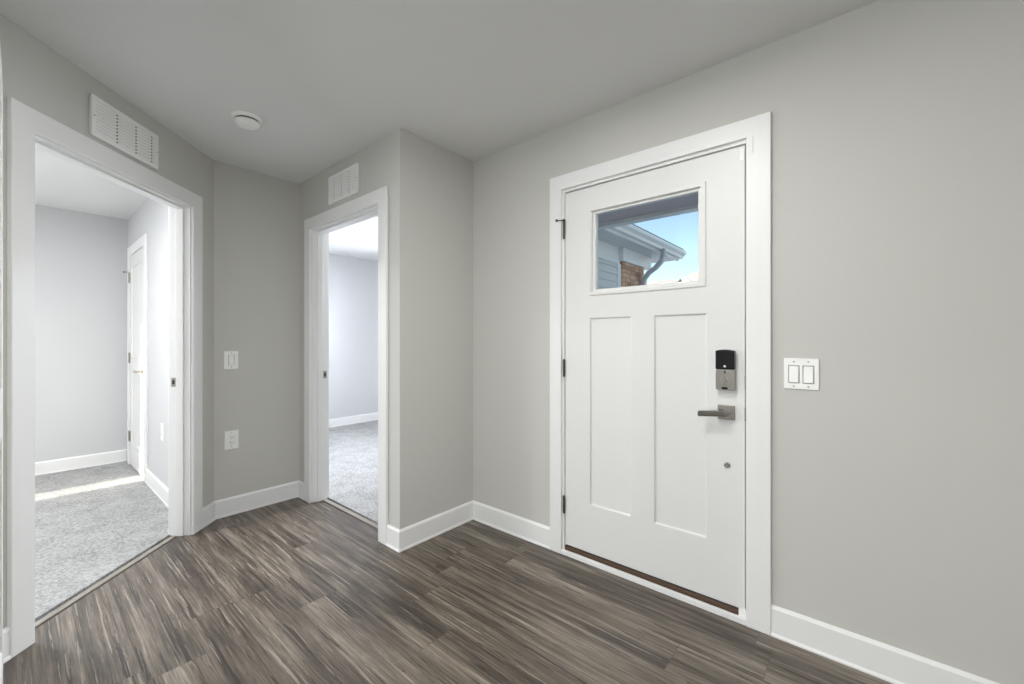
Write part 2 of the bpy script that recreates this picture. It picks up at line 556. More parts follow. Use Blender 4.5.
# middle bedroom
XG = -5.74
wall('wall_study_far', Frame(XG, 0, 0, 1, 1, 0), b_, 4.10, 0.10, [], M['room_wall'], 'pale far wall seen through the middle doorway')
wall('wall_study_back', Frame(0, 3.95, 1, 0, 0, -1), XG, -2.75, 0.15, [(-5.05, -3.55, 0.75, 2.05)], M['room_wall'], 'pale wall with the added window of the middle room')
wall('wall_study_near', Frame(0, b_ + T, 1, 0, 0, 1), XG, c_, T, [], M['room_wall'], 'pale wall left of the middle doorway inside the room')
wall('wall_study_jog', Frame(0, d + 0.14, 1, 0, 0, -1), -2.87, a, 0.10, [], M['room_wall'], 'pale wall closing the middle room behind the porch')
wall('wall_study_right', Frame(-2.87, 0, 0, 1, -1, 0), d + 0.14, 4.10, 0.12, [], M['room_wall'], 'pale right wall of the middle room')

# unseen window frames; all but the narrow one added to carry fill light
def window(name, F, u0, u1, z0, z1, depth, label, rail=True):
    bm = new_bm(); w = 0.035; zm = (z0 + z1) / 2
    us = [u0, u0 + w, u1 - w, u1]
    zs = [z0, z0 + w, zm - w / 2, zm + w / 2, z1 - w, z1]
    def cell(i, j):
        if i == 1 and (j in (1, 3) or (j == 2 and not rail)): return None
        return (-depth, -depth + 0.05)
    relief(bm, F, us, zs, cell)
    o = tag(finish(name, bm, M['trim'], bevel=0.003), label, 'window', kind='structure')
    bm = new_bm(); fbox(bm, F, u0 + w, u1 - w, -depth + 0.020, -depth + 0.026, z0 + w, z1 - w)
    finish('pane', bm, M['glass'], o)
    return o


window('window_1', Frame(0, -2.60, 1, 0, 0, 1), -5.02, -4.74, 0.50, 2.06, 0.11, 'narrow white window letting the sun into the left bedroom', rail=False)
window('added_window_2', Frame(XF, 0, 0, 1, 1, 0), -2.0, -0.5, 0.75, 2.05, 0.09, 'unseen wide window added to the left bedroom for fill light')
window('added_window_3', Frame(0, 3.95, 1, 0, 0, -1), -5.05, -3.55, 0.75, 2.05, 0.10, 'unseen window added to the middle room for fill light')
window('added_window_4', Frame(1.68, 0, 0, 1, -1, 0), -2.4, -0.6, 0.7, 2.05, 0.09, 'unseen wide window added to the living space for fill light')
window('added_window_5', Frame(0, -3.3, 1, 0, 0, 1), -0.75, 1.35, 0.5, 2.1, 0.08, 'unseen wide window added at the far end of the hall for fill light')

# ceiling, and an unseen roof added to keep the sun off the wing
bm = new_bm()
box(bm, -5.85, 1.80, -3.42, d + 0.14, H, H + 0.12)
box(bm, -5.85, -2.75, d + 0.14, 4.10, H, H + 0.12)
tag(finish('ceiling', bm, M['ceiling'], weld=False), 'flat pale grey painted ceiling over the entry and rooms', 'ceiling', kind='structure')
bm = new_bm()
rf = [(-6.3, -3.9, 2.58), (-6.3, 2.2, 2.58), (-6.3, -0.85, 4.4)]
A = [bm.verts.new(p) for p in rf]; B = [bm.verts.new((2.2, p[1], p[2])) for p in rf]
bm.faces.new(A); bm.faces.new(B)
for k in range(3): bm.faces.new((A[k], A[(k + 1) % 3], B[(k + 1) % 3], B[k]))
tag(finish('roof', bm, M['shingle']), 'unseen grey shingle roof over the house, added to block the sun', 'roof', kind='structure')

# floor: hall polygon up to the transition strips
def poly_slab(name, pts, z0, z1, m, **k):
    bm = new_bm()
    extrude_poly(bm, lambda z: [(p[0], p[1], z) for p in pts], len(pts), z0, z1)
    return finish(name, bm, m, **k)


def L(t, v): q = LF.p(t, v, 0); return (q[0], q[1])
dp = 0.064   # vinyl stops this deep inside the doorways
hall = [(1.68, d + 0.02), (a, d + 0.02), (a, b_), (-2.244, b_), (-2.244, b_ + dp), (-3.188, b_ + dp), (-3.188, b_), (c_, b_), (c_, e_),
        L(0.219, 0), L(0.219, -dp), L(1.187, -dp), L(1.187, 0), L(1.75, 0), (-2.15, -3.3), (1.68, -3.3)]
tag(poly_slab('floor', hall, -0.03, 0.0, M['plank']), 'dark weathered grey brown wood plank floor', 'floor', kind='structure')
poly_slab('floor_slab', [(-5.85, -2.75), (1.8, -3.42), (1.8, d + 0.14), (-2.75, d + 0.14), (-2.75, 4.1), (-5.85, 4.1)], -0.25, -0.032, M['sub'])
tag(bpy.data.objects['floor_slab'], 'dark subfloor showing in the gaps at the doorway strips', 'floor', kind='structure')
# transition strips
bm = new_bm(); fbox(bm, LF, 0.238, 1.166, -0.109, -0.078, -0.03, 0.002)
tag(finish('transition_strip', bm, M['strip'], bevel=0.002), 'pale floor transition strip at the carpet edge of the wide left doorway', 'floor strip', 'doorway transition strips')
bm = new_bm(); fbox(bm, MD, -3.169, -2.263, -0.109, -0.078, -0.03, 0.002)
tag(finish('transition_strip', bm, M['strip'], bevel=0.002), 'pale floor transition strip at the carpet edge of the middle doorway', 'floor strip', 'doorway transition strips')
# carpets
cp = 0.123
poly = [L(0.219, -cp), (-3.47, YR1), (XF, YR1), (XF, -2.6), (-2.28, -2.6), (-2.28, -0.42), L(1.187, -cp)]
tag(poly_slab('carpet', poly, -0.03, 0.008, M['carpet']), 'light grey plush carpet with a sun streak in the left bedroom', 'carpet', kind='stuff')
poly = [(-2.263, b_ + 0.121), (-2.17, b_ + 0.121), (-2.17, d + 0.14), (-2.87, d + 0.14), (-2.87, 3.95), (XG, 3.95), (XG, b_ + 0.121), (-3.169, b_ + 0.121)]
tag(poly_slab('carpet', poly, -0.03, 0.008, M['carpet']), 'cool grey plush carpet seen through the narrow middle doorway', 'carpet', kind='stuff')


# ------------------------------------------------------------------ baseboards
BASE = [(0, 0), (0.018, 0), (0.018, 0.007), (0.013, 0.016), (0.013, 0.112), (0.005, 0.124), (0, 0.124)]


def baseboard(name, F, u0, u1, k0, k1, label):
    """k: miter shift per unit v at each end (positive lengthens)"""
    bm = new_bm()
    A = [bm.verts.new(F.p(u0 - k0 * v, v, z)) for v, z in BASE]
    B = [bm.verts.new(F.p(u1 + k1 * v, v, z)) for v, z in BASE]
    n = len(BASE)
    for k in range(n): bm.faces.new((A[k], A[(k + 1) % n], B[(k + 1) % n], B[k]))
    bm.faces.new(A); bm.faces.new(B)
    return tag(finish(name, bm, M['trim'], bevel=0.0012, segs=1), label, 'baseboard', kind='structure')


baseboard('baseboard_front', FR, a, -1.406, -1, 0, 'white baseboard between the corner and the front door casing')
baseboard('baseboard_front', FR, -0.302, 1.68, 0, -1, 'white baseboard right of the front door')
baseboard('baseboard_recess', RC, b_, d, 1, -1, 'white baseboard along the narrow return wall')
baseboard('baseboard_middle', MD, -2.172, a, 0, 1, 'short white baseboard piece right of the middle doorway')
baseboard('baseboard_middle', MD, c_, -3.262, -1, 0, 'tiny white baseboard piece left of the middle doorway')
baseboard('baseboard_corner', CR, e_, b_, -0.414, -1, 'white baseboard under the outlet')
baseboard('baseboard_left', LF, 0.0, 0.145, -0.414, 0, 'short white baseboard piece right of the left doorway')
baseboard('baseboard_left', LF, 1.259, 1.75, 0, 0, 'white baseboard piece left of the left doorway')
baseboard('baseboard_hall', Frame(-2.15, 0, 0, 1, 1, 0), -3.3, -0.36, 0, -0.4, 'white baseboard of the passage')
FB = Frame(0, YR1, 1, 0, 0, -1)
baseboard('baseboard_bedroom', FB, -4.682, -3.42, 0, 0, 'white baseboard beside the closet door casing')
baseboard('baseboard_bedroom', Frame(XF, 0, 0, 1, 1, 0), -2.6, YR1, 0, -1, 'white baseboard on the far bedroom wall')
baseboard('baseboard_study', Frame(XG, 0, 0, 1, 1, 0), b_ + T, 3.95, 0, -1, 'white baseboard on the far wall of the middle room')
baseboard('baseboard_study', Frame(0, 3.95, 1, 0, 0, -1), XG, -2.87, -1, 0, 'white baseboard below the added middle room window')


# ------------------------------------------------------------------ casings and jambs
def casing_bm(F, uo0, ui0, ui1, uo1, zi, zo, v0, v1):
    bm = new_bm()
    relief(bm, F, [uo0, ui0, ui1, uo1], [0, zi, zo], lambda i, j: None if (i == 1 and j == 0) else (v0, v1))
    return bm


def jamb_bm(F, u0, u1, z, th, v0, v1):
    bm = new_bm()
    relief(bm, F, [u0 - th, u0, u1, u1 + th], [0, z, z + th], lambda i, j: None if (i == 1 and j == 0) else (v0, v1))
    return bm


def doorway(name, F, j0, j1, zj, uo0, uo1, zo, label, strike_u, strike_z, inward):
    o = tag(finish(name, casing_bm(F, uo0, j0 - 0.006, j1 + 0.006, uo1, zj + 0.006, zo, 0, 0.018), M['trim'], bevel=0.003), label, 'door casing', kind='structure')
    finish('jamb', jamb_bm(F, j0, j1, zj, 0.018, -T, 0.0), M['trim'], o, bevel=0.0015)
    bm = new_bm()
    relief(bm, F, [j0, j0 + 0.011, j1 - 0.011, j1], [0, zj - 0.011, zj], lambda i, j: None if (i == 1 and j == 0) else (-0.078, -0.036))
    finish('door_stop', bm, M['trim'], o, bevel=0.002)
    finish('inner_casing', casing_bm(F, uo0, j0 - 0.006, j1 + 0.006, uo1, zj + 0.006, zo, -T - 0.018, -T), M['trim'], o, bevel=0.003)
    # strike plate
    s = 1 if inward else -1
    bm = new_bm(); fbox(bm, F, strike_u, strike_u + s * 0.0015, -0.110, -0.084, strike_z - 0.028, strike_z + 0.028)
    sp = finish('strike_plate', bm, M['nickel'], o)
    bm = new_bm(); fbox(bm, F, strike_u + s * 0.0006, strike_u + s * 0.0022, -0.103, -0.091, strike_z - 0.013, strike_z + 0.013)
    finish('latch_hole', bm, M['dark'], sp)
    return o


doorway('trim_1', LF, 0.237, 1.167, 2.042, 0.145, 1.259, 2.138, 'white casing and jamb around the wide left doorway', 0.237, 0.955, True)
doorway('trim_2', MD, -3.170, -2.262, 2.040, -3.262, -2.171, 2.129, 'white casing and jamb around the narrow middle doorway', -3.170, 0.955, True)

# front door casing, jamb, threshold
t3 = tag(finish('trim_3', casing_bm(FR, -1.406, -1.328, -0.392, -0.302, 2.070, 2.152, 0, 0.018), M['trim'], bevel=0.003), 'wide white casing framing the front door', 'door casing', kind='structure')
finish('jamb', jamb_bm(FR, -1.316, -0.396, 2.056, 0.017, -0.14, 0.0), M['trim'], t3, bevel=0.001)
bm = new_bm()
relief(bm, FR, [-1.316, -1.303, -0.409, -0.396], [0.03, 2.043, 2.056], lambda i, j: None if (i == 1 and j == 0) else (-0.10, -0.055))
finish('door_stop', bm, M['nickel_dark'], t3)
bm = new_bm(); fbox(bm, FR, -1.328, -0.392, 0, 0.016, 0, 0.027)
finish('sill_board', bm, M['trim'], t3, bevel=0.003)
bm = new_bm(); fbox(bm, FR, -1.316, -0.396, -0.16, -0.004, 0.0, 0.046)
finish('threshold', bm, M['bronze'], t3, bevel=0.004)
bm = new_bm(); fbox(bm, FR, -0.425, -0.396, -0.02, -0.001, 0.02, 0.060)
finish('weatherstrip_corner', bm, M['trim'], t3, bevel=0.003)


# ------------------------------------------------------------------ front door
door = tag(thing('door_1', (-0.856, d, 0.055)), 'white craftsman front door with a small window and two tall recessed panels', 'door', kind='structure')
us = [-1.312, -1.151, -0.920, -0.794, -0.557, -0.400]
us2 = sorted(us + [-1.155, -1.140, -0.580])
zs2 = [0.055, 0.320, 1.333, 1.455, 1.478, 1.912, 1.935, 2.050]
def leaf(i, j):
    uc, zc = (us2[i] + us2[i + 1]) / 2, (zs2[j] + zs2[j + 1]) / 2
    if 0.320 < zc < 1.333 and (-1.151 < uc < -0.920 or -0.794 < uc < -0.557): return (-0.044, -0.012)
    if 1.478 < zc < 1.912 and -1.140 < uc < -0.580: return None
    return (-0.044, -0.002)
bm = new_bm(); relief(bm, FR, us2, zs2, leaf)
lf = finish('door_leaf', bm, M['door'], door, bevel=0.004, segs=2)
bm = new_bm()
relief(bm, FR, [-1.153, -1.144, -1.124, -0.594, -0.580, -0.557], [1.457, 1.476, 1.490, 1.900, 1.913, 1.933],
       lambda i, j: None if (i == 2 and j == 2) else ((-0.044, -0.012) if (1 <= i <= 3 and 1 <= j <= 3) else (-0.004, 0.005)))
wf = finish('window_frame', bm, M['door'], door, bevel=0.0025)
bm = new_bm(); fbox(bm, FR, -1.130, -0.590, -0.026, -0.020, 1.477, 1.904)
finish('window_pane', bm, M['glass'], door)

# hinges
for k, z in enumerate((1.839, 1.056, 0.281)):
    bm = new_bm()
    cyl(bm, FR.p(-1.3155, 0.005, z - 0.048), FR.p(-1.3155, 0.005, z + 0.048), 0.0065, n=16)
    cyl(bm, FR.p(-1.3155, 0.005, z + 0.048), FR.p(-1.3155, 0.005, z + 0.053), 0.005, 0.003, n=16)
    for q in (-0.03, -0.01, 0.01, 0.03): cyl(bm, FR.p(-1.3155, 0.005, z + q - 0.0008), FR.p(-1.3155, 0.005, z + q + 0.0008), 0.0072, n=16)
    h = finish('hinge', bm, M['nickel_dark'], door)
    if k == 0:
        bm = new_bm()
        cyl(bm, FR.p(-1.3155, 0.006, 1.893), FR.p(-1.3155, 0.006, 1.899), 0.010, n=16)
        cyl(bm, FR.p(-1.3155, 0.010, 1.896), FR.p(-1.350, 0.030, 1.896), 0.0028, n=10)
        cyl(bm, FR.p(-1.345, 0.027, 1.896), FR.p(-1.354, 0.033, 1.896), 0.0075, n=14)
        cyl(bm, FR.p(-1.3155, 0.010, 1.896), FR.p(-1.300, 0.026, 1.896), 0.0028, n=10)
        finish('hinge_pin_stop', bm, M['nickel_dark'], h)

# keypad deadbolt
def rounded(u0, u1, z0, z1, r, arch=0.0, n=6):
    pts = []
    for cx, cz, a0 in ((u1 - r, z0 + r, -90), (u1 - r, z1 - r, 0), (u0 + r, z1 - r, 90), (u0 + r, z0 + r, 180)):
        for k in range(n + 1):
            an = math.radians(a0 + 90 * k / n)
            x, z = cx + r * math.cos(an), cz + r * math.sin(an)
            pts.append((x, z))
        if a0 == 0 and arch:
            for k in range(1, 8):
                f = k / 8; x = (u1 - r) + ((u0 + r) - (u1 - r)) * f
                pts.append((x, z1 + arch * math.sin(PI * f)))
    return pts


def plate(name, F, u0, u1, z0, z1, v0, v1, r, m, parent=None, bevel=0.001, arch=0.0):
    pts = rounded(u0, u1, z0, z1, r, arch)
    bm = new_bm()
    extrude_poly(bm, lambda v: [F.p(x, v, z) for x, z in pts], len(pts), v0, v1)
    return finish(name, bm, m, parent, bevel=bevel)


lk = plate('deadbolt_lock', FR, -0.511, -0.434, 0.996, 1.086, -0.001, 0.026, 0.004, M['nickel'], door, 0.002)
tag(lk, 'satin nickel lower half of the keypad deadbolt')
tp = plate('battery_cover', FR, -0.511, -0.434, 1.086, 1.169, -0.001, 0.029, 0.006, M['black'], lk, 0.003, arch=0.004)
tag(tp, 'glossy black upper half of the lock')
bm = new_bm(); lathe(bm, FR.p(-0.4725, 0.029, 1.100), (0, -1, 0), [(0.0, 0.001), (0.0045, 0.001), (0.005, -0.002)], 20)
finish('lock_button', bm, M['plastic'], lk)
# thumb turn: an upright oval paddle
bm = new_bm()
lathe(bm, FR.p(-0.4745, 0.026, 1.040), (0, -1, 0), [(0.015, -0.002), (0.015, 0.002), (0.012, 0.003), (0.0, 0.003)], 32)
n = 28
ring = lambda s, v: [FR.p(-0.4745 + 0.010 * s * math.cos(2 * PI * k / n), v, 1.040 + 0.021 * s * math.sin(2 * PI * k / n)) for k in range(n)]
prev = None
for s, v in ((0.9, 0.027), (1.0, 0.030), (1.0, 0.040), (0.85, 0.043)):
    cur = [bm.verts.new(p) for p in ring(s, v)]
    if prev:
        for k in range(n): bm.faces.new((prev[k], prev[(k + 1) % n], cur[(k + 1) % n], cur[k]))
    else: bm.faces.new(cur)
    prev = cur
bm.faces.new(prev)
finish('thumb_turn', bm, M['nickel'], lk)
bm = new_bm(); fbox(bm, FR, -0.4755, -0.4695, 0.0258, 0.0268, 1.068, 1.080)
finish('indicator_slot', bm, M['dark'], lk, bevel=0.0004)
plate('name_plate', FR, -0.486, -0.461, 1.000, 1.0095, 0.0255, 0.0272, 0.004, M['dark'], lk, 0.0)

# lever handle
rs = plate('door_handle', FR, -0.506, -0.438, 0.866, 0.930, -0.001, 0.010, 0.003, M['nickel'], door, 0.0015)
tag(rs, 'satin nickel square rose with a straight lever')
bm = new_bm()
cyl(bm, FR.p(-0.472, 0.010, 0.897), FR.p(-0.472, 0.047, 0.897), 0.013, n=28)
finish('lever_neck', bm, M['nickel'], rs, bevel=0.001)
bm = new_bm()
pts = [(x, z - 0.010 * (-0.470 - x) / 0.11) for x, z in rounded(-0.578, -0.456, 0.884, 0.910, 0.008)]
extrude_poly(bm, lambda v: [FR.p(x, v, z) for x, z in pts], len(pts), 0.040, 0.058)
finish('lever', bm, mat('brushed_nickel_lever', srgb(138, 134, 128), 0.3, metal=1.0), rs, bevel=0.006, segs=3)
# low viewer
bm = new_bm(); lathe(bm, FR.p(-0.470, 0.0, 0.666), (0, -1, 0), [(0.013, -0.004), (0.013, 0.002), (0.0095, 0.0035), (0.008, 0.002), (0.0, 0.0015)], 28)
finish('bore_cap', bm, M['nickel'], door, smooth=False)
# latch faces in the gap
for z in (1.035, 0.895):
    bm = new_bm(); fbox(bm, FR, -0.4005, -0.3955, -0.020, 0.0008, z - 0.028, z + 0.028)
    finish('latch_plate', bm, M['nickel'], door, bevel=0.0005)
# foam corner pad at the head
bm = new_bm()
pts = rounded(-0.390, -0.366, 1.998, 2.072, 0.005)
extrude_poly(bm, lambda v: [FR.p(x, v, z) for x, z in pts], len(pts), 0.018, 0.0215)
finish('corner_guard', bm, M['trim'], t3, bevel=0.001)
bm = new_bm(); fbox(bm, FR, -0.420, -0.403, -0.003, 0.001, 1.985, 2.036)
finish('corner_pad', bm, M['trim'], door, bevel=0.001)


# ------------------------------------------------------------------ electrical plates
def screw(F, u, v, z, parent):
    bm = new_bm(); lathe(bm, F.p(u, v, z), (F.n[0], F.n[1], 0), [(0.0032, -0.001), (0.0032, 0.0006), (0.0, 0.0008)], 14)
    s = finish('screw', bm, M['groove'], parent)
    return s


def rocker(F, u, z, v, parent, tilt):
    w, h = 0.0165, 0.0335
    bm = new_bm()
    relief(bm, F, [u - w - 0.0015, u - w, u + w, u + w + 0.0015], [z - h - 0.0015, z - h, z + h, z + h + 0.0015],
           lambda i, j: None if (i == 1 and j == 1) else (v - 0.002, v + 0.0006))
    finish('rocker_bezel', bm, M['groove'], parent)  # grey painted in as the shade of the gap around the rocker
    bm = new_bm()
    hi, lo = (0.0055, 0.0005) if tilt > 0 else (0.0005, 0.0055)
    g = 0.0012
    hexa(bm, [F.p(u - w + g, v - 0.002, z - h + g), F.p(u + w - g, v - 0.002, z - h + g), F.p(u + w - g, v + hi, z - h + g), F.p(u - w + g, v + hi, z - h + g),
              F.p(u - w + g, v - 0.002, z + h - g), F.p(u + w - g, v - 0.002, z + h - g), F.p(u + w - g, v + lo, z + h - g), F.p(u - w + g, v + lo, z + h - g)])
    r = finish('rocker', bm, M['plastic'], parent, bevel=0.0006)
    return r


def plate_with_windows(F, u0, u1, z0, z1, wins, parent=None, name='wall_plate'):
    us = sorted({u0, u1} | {w[0] for w in wins} | {w[1] for w in wins})
    zs = sorted({z0, z1} | {w[2] for w in wins} | {w[3] for w in wins})
    def cell(i, j):
        uc, zc = (us[i] + us[i + 1]) / 2, (zs[j] + zs[j + 1]) / 2
        for w in wins:
            if w[0] < uc < w[1] and w[2] < zc < w[3]: return (0, 0.0012)
        return (0, 0.0065)
    bm = new_bm(); relief(bm, F, us, zs, cell)
    return finish(name, bm, M['plastic'], parent, bevel=0.002)


t = thing('light_switch', FR.p(-0.2005, 0, 1.017))
tag(t, 'white double rocker light switch on the wall right of the front door', 'light switch')
pl = plate_with_windows(FR, -0.258, -0.143, 1.018, 1.140, [(-0.2425, -0.2060, 1.042, 1.112), (-0.1950, -0.1585, 1.042, 1.112)], t)
for u, tl in ((-0.22425, 1), (-0.17675, 1)):
    rocker(FR, u, 1.077, 0.0065, t, tl)
    for z in (1.029, 1.127): screw(FR, u, 0.0065, z, pl)

t = thing('light_switch', CR.p(0.9635, 0, 1.015))
tag(t, 'white single rocker light switch above the outlet on the short grey wall', 'light switch')
pl = plate_with_windows(CR, 0.921, 1.006, 1.017, 1.141, [(0.9455, 0.9820, 1.044, 1.114)], t)
rocker(CR, 0.9637, 1.079, 0.0065, t, 1)
for z in (1.030, 1.129): screw(CR, 0.9637, 0.0065, z, pl)


def outlet(F, u, z, label):
    t = thing('power_outlet', F.p(u, 0, z - 0.066))
    tag(t, label, 'outlet', 'duplex wall outlets')
    pl = plate_with_windows(F, u - 0.042, u + 0.042, z - 0.064, z + 0.064, [(u - 0.0175, u + 0.0175, z - 0.0345, z + 0.0345)], t)
    for s in (-1, 1):
        zc = z + s * 0.0178
        bm = new_bm()
        pts = rounded(u - 0.0155, u + 0.0155, zc - 0.0145, zc + 0.0145, 0.004)
        extrude_poly(bm, lambda v: [F.p(x, v, q) for x, q in pts], len(pts), 0.001, 0.0085)
        fc = finish('socket_face', bm, M['plastic'], t, bevel=0.0008)
        bm = new_bm()
        fbox(bm, F, u - 0.0080, u - 0.0055, 0.0080, 0.0089, zc - 0.001, zc + 0.0075)
        fbox(bm, F, u + 0.0055, u + 0.0080, 0.0080, 0.0089, zc - 0.001, zc + 0.0065)
        lathe(bm, F.p(u, 0.0080, zc - 0.0075), (F.n[0], F.n[1], 0), [(0.0026, 0), (0.0026, 0.0009), (0, 0.0009)], 12)
        finish('slots', bm, M['dark'], fc, weld=False)
    for s in (-1, 1): screw(F, u, 0.0065, z + s * 0.048, pl)
    return t


outlet(CR, 0.9655, 0.523, 'white outlet below the single light switch on the short grey wall')
outlet(FB, -4.115, 0.515, 'small white outlet inside the left bedroom beside the closet door')


# ------------------------------------------------------------------ vents
def vent(F, u0, u1, z0, z1, ribs, label):
    t = thing('air_vent', F.p((u0 + u1) / 2, 0, z0))
    tag(t, label, 'vent', 'wall vents above the doorways')
    m_, mz = 0.020, 0.020
    bm = new_bm()
    relief(bm, F, [u0, u0 + m_, u1 - m_, u1], [z0, z0 + mz, z1 - mz, z1],
           lambda i, j: None if (i == 1 and j == 1) else (0.0, 0.014))
    fr = finish('frame', bm, M['vent'], t, bevel=0.003)
    bm = new_bm(); fbox(bm, F, u0 + m_ - 0.002, u1 - m_ + 0.002, 0.0005, 0.0015, z0 + mz - 0.002, z1 - mz + 0.002)
    finish('duct_shade_sheet', bm, M['dark'], t)  # dark sheet standing in for the shade behind the louvers
    edges = [u0 + m_] + ribs + [u1 - m_]
    n = 9
    pitch = (z1 - z0 - 2 * mz) / n
    for k in range(len(edges) - 1):
        e0, e1 = edges[k] + (0.006 if k else 0), edges[k + 1] - (0.006 if k < len(edges) - 2 else 0)
        bm = new_bm()
        for q in range(n):
            za = z0 + mz + q * pitch
            hexa(bm, [F.p(e0, 0.0128, za), F.p(e1, 0.0128, za), F.p(e1, 0.0110, za), F.p(e0, 0.0110, za),
                      F.p(e0, 0.0108, za + pitch * 0.97), F.p(e1, 0.0108, za + pitch * 0.97), F.p(e1, 0.0090, za + pitch * 0.97), F.p(e0, 0.0090, za + pitch * 0.97)])
        finish('louver_bank', bm, M['vent'], t, weld=False)
    for u in ribs:
        bm = new_bm()
        for q in range(n + 1):
            za = z0 + mz + q * pitch
            fbox(bm, F, u - 0.0065, u + 0.0065, 0.006, 0.0124, za - pitch * 0.25, za + pitch * 0.25)
        finish('rib', bm, M['vent'], t, weld=False)
    for u in (u0 + 0.010, u1 - 0.010):
        screw(F, u, 0.014, (z0 + z1) / 2, fr)
    return t


vent(LF, 0.515, 0.919, 2.163, 2.353, [0.562, 0.667, 0.782], 'long white vent above the wide left doorway')
vent(MD, -2.890, -2.498, 2.167, 2.359, [-2.81, -2.71, -2.61], 'smaller looking white vent above the narrow middle doorway')

# ------------------------------------------------------------------ smoke detector
cx, cy = -2.606, 0.818
t = thing('smoke_detector', (cx, cy, H))
tag(t, 'round white smoke detector on the ceiling', 'smoke detector')
bm = new_bm(); lathe(bm, (cx, cy, H), (0, 0, -1), [(0, 0), (0.074, 0), (0.075, 0.004), (0.073, 0.013), (0.066, 0.016), (0.0, 0.016)], 56)
finish('mounting_base', bm, M['plastic'], t, smooth=False)
bm = new_bm(); lathe(bm, (cx, cy, H), (0, 0, -1), [(0.0, 0.015), (0.055, 0.015), (0.054, 0.026), (0.0, 0.023)], 48)
finish('air_gap', bm, M['dark'], t)
bm = new_bm(); lathe(bm, (cx, cy, H), (0, 0, -1), [(0.0, 0.023), (0.059, 0.023), (0.062, 0.026), (0.060, 0.034), (0.050, 0.044), (0.030, 0.049), (0.0, 0.050)], 56)
cv = finish('cover', bm, M['plastic'], t, smooth=True)
bm = new_bm(); lathe(bm, (cx + 0.012, cy + 0.01, H - 0.048), (0, 0, -1), [(0.012, 0), (0.012, 0.003), (0.010, 0.004), (0, 0.004)], 24)
finish('test_button', bm, M['vent'], cv)
bm = new_bm()
for k in range(5):
    x = cx - 0.022 - 0.004 * k
    box(bm, x - 0.001, x + 0.001, cy - 0.012, cy + 0.012, H - 0.0492 + 0.0007 * k, H - 0.044)
finish('sounder_slots', bm, M['nickel_dark'], cv, weld=False)


# ceiling fixtures: the entry lamp, and added ones for the fill lights
def lamp(x, y, label):
    t = thing('ceiling_light', (x, y, H)); tag(t, label, 'ceiling light', 'flush ceiling lights')
    bm = new_bm(); lathe(bm, (x, y, H), (0, 0, -1), [(0, 0), (0.165, 0), (0.165, 0.022), (0.150, 0.028), (0.150, 0.010), (0.0, 0.010)], 48)
    finish('rim', bm, M['trim'], t)
    bm = new_bm(); lathe(bm, (x, y, H), (0, 0, -1), [(0, 0.012), (0.149, 0.012), (0.149, 0.024), (0.12, 0.034), (0.0, 0.038)], 48)
    finish('diffuser', bm, M['lamp'], t, smooth=True)


lamp(-0.65, 0.92, 'round flush ceiling light in front of the entry door')
lamp(-0.95, 0.0, 'added round flush light near the open door leaf that brightens the left walls')
lamp(0.3, -1.5, 'added unseen round flush light over the living space')
lamp(-3.85, -0.65, 'added unseen round flush light in the left bedroom')
lamp(-3.15, 2.55, 'added unseen round flush light in the middle room')


# ------------------------------------------------------------------ closet door in the left bedroom
d2 = tag(thing('door_2', (-5.135, YR1, 0.02)), 'white closet door inside the left bedroom with a lever handle', 'door', kind='structure')
us3 = [-5.497, -5.385, -4.885, -4.773]
zs3 = [0.020, 0.24, 0.92, 1.06, 1.92, 2.035]
bm = new_bm(); relief(bm, FB, us3, zs3, lambda i, j: (0.001, 0.005) if (i == 1 and j in (1, 3)) else (0.001, 0.012))
finish('door_leaf', bm, M['door'], d2, bevel=0.003)
for k, z in enumerate((1.83, 1.05, 0.289)):
    bm = new_bm(); fbox(bm, FB, -5.496, -5.44, 0.0120, 0.0132, z - 0.05, z + 0.05)
    cyl(bm, FB.p(-5.499, 0.017, z - 0.05), FB.p(-5.499, 0.017, z + 0.05), 0.006, n=14)
    h = finish('hinge', bm, M['nickel'], d2, weld=False)
    if k == 0:
        bm = new_bm(); cyl(bm, FB.p(-5.499, 0.020, 1.885), FB.p(-5.518, 0.045, 1.885), 0.004, n=10)
        cyl(bm, FB.p(-5.516, 0.043, 1.885), FB.p(-5.523, 0.055, 1.885), 0.009, n=12)
        finish('hinge_pin_stop', bm, M['nickel'], h)
bm = new_bm(); lathe(bm, FB.p(-4.835, 0.012, 0.945), (0, -1, 0), [(0.031, 0), (0.031, 0.006), (0.012, 0.010), (0.012, 0.046), (0, 0.046)], 28)
hd = finish('door_handle', bm, M['nickel'], d2)
bm = new_bm(); fbox(bm, FB, -4.955, -4.825, 0.044, 0.060, 0.936, 0.954)
finish('lever', bm, M['nickel'], hd, bevel=0.004)
tag(finish('trim_4', casing_bm(FB, -5.589, -5.503, -4.767, -4.682, 2.041, 2.130, 0, 0.018), M['trim'], bevel=0.003), 'white casing of the closet door in the left bedroom', 'door casing', kind='structure')

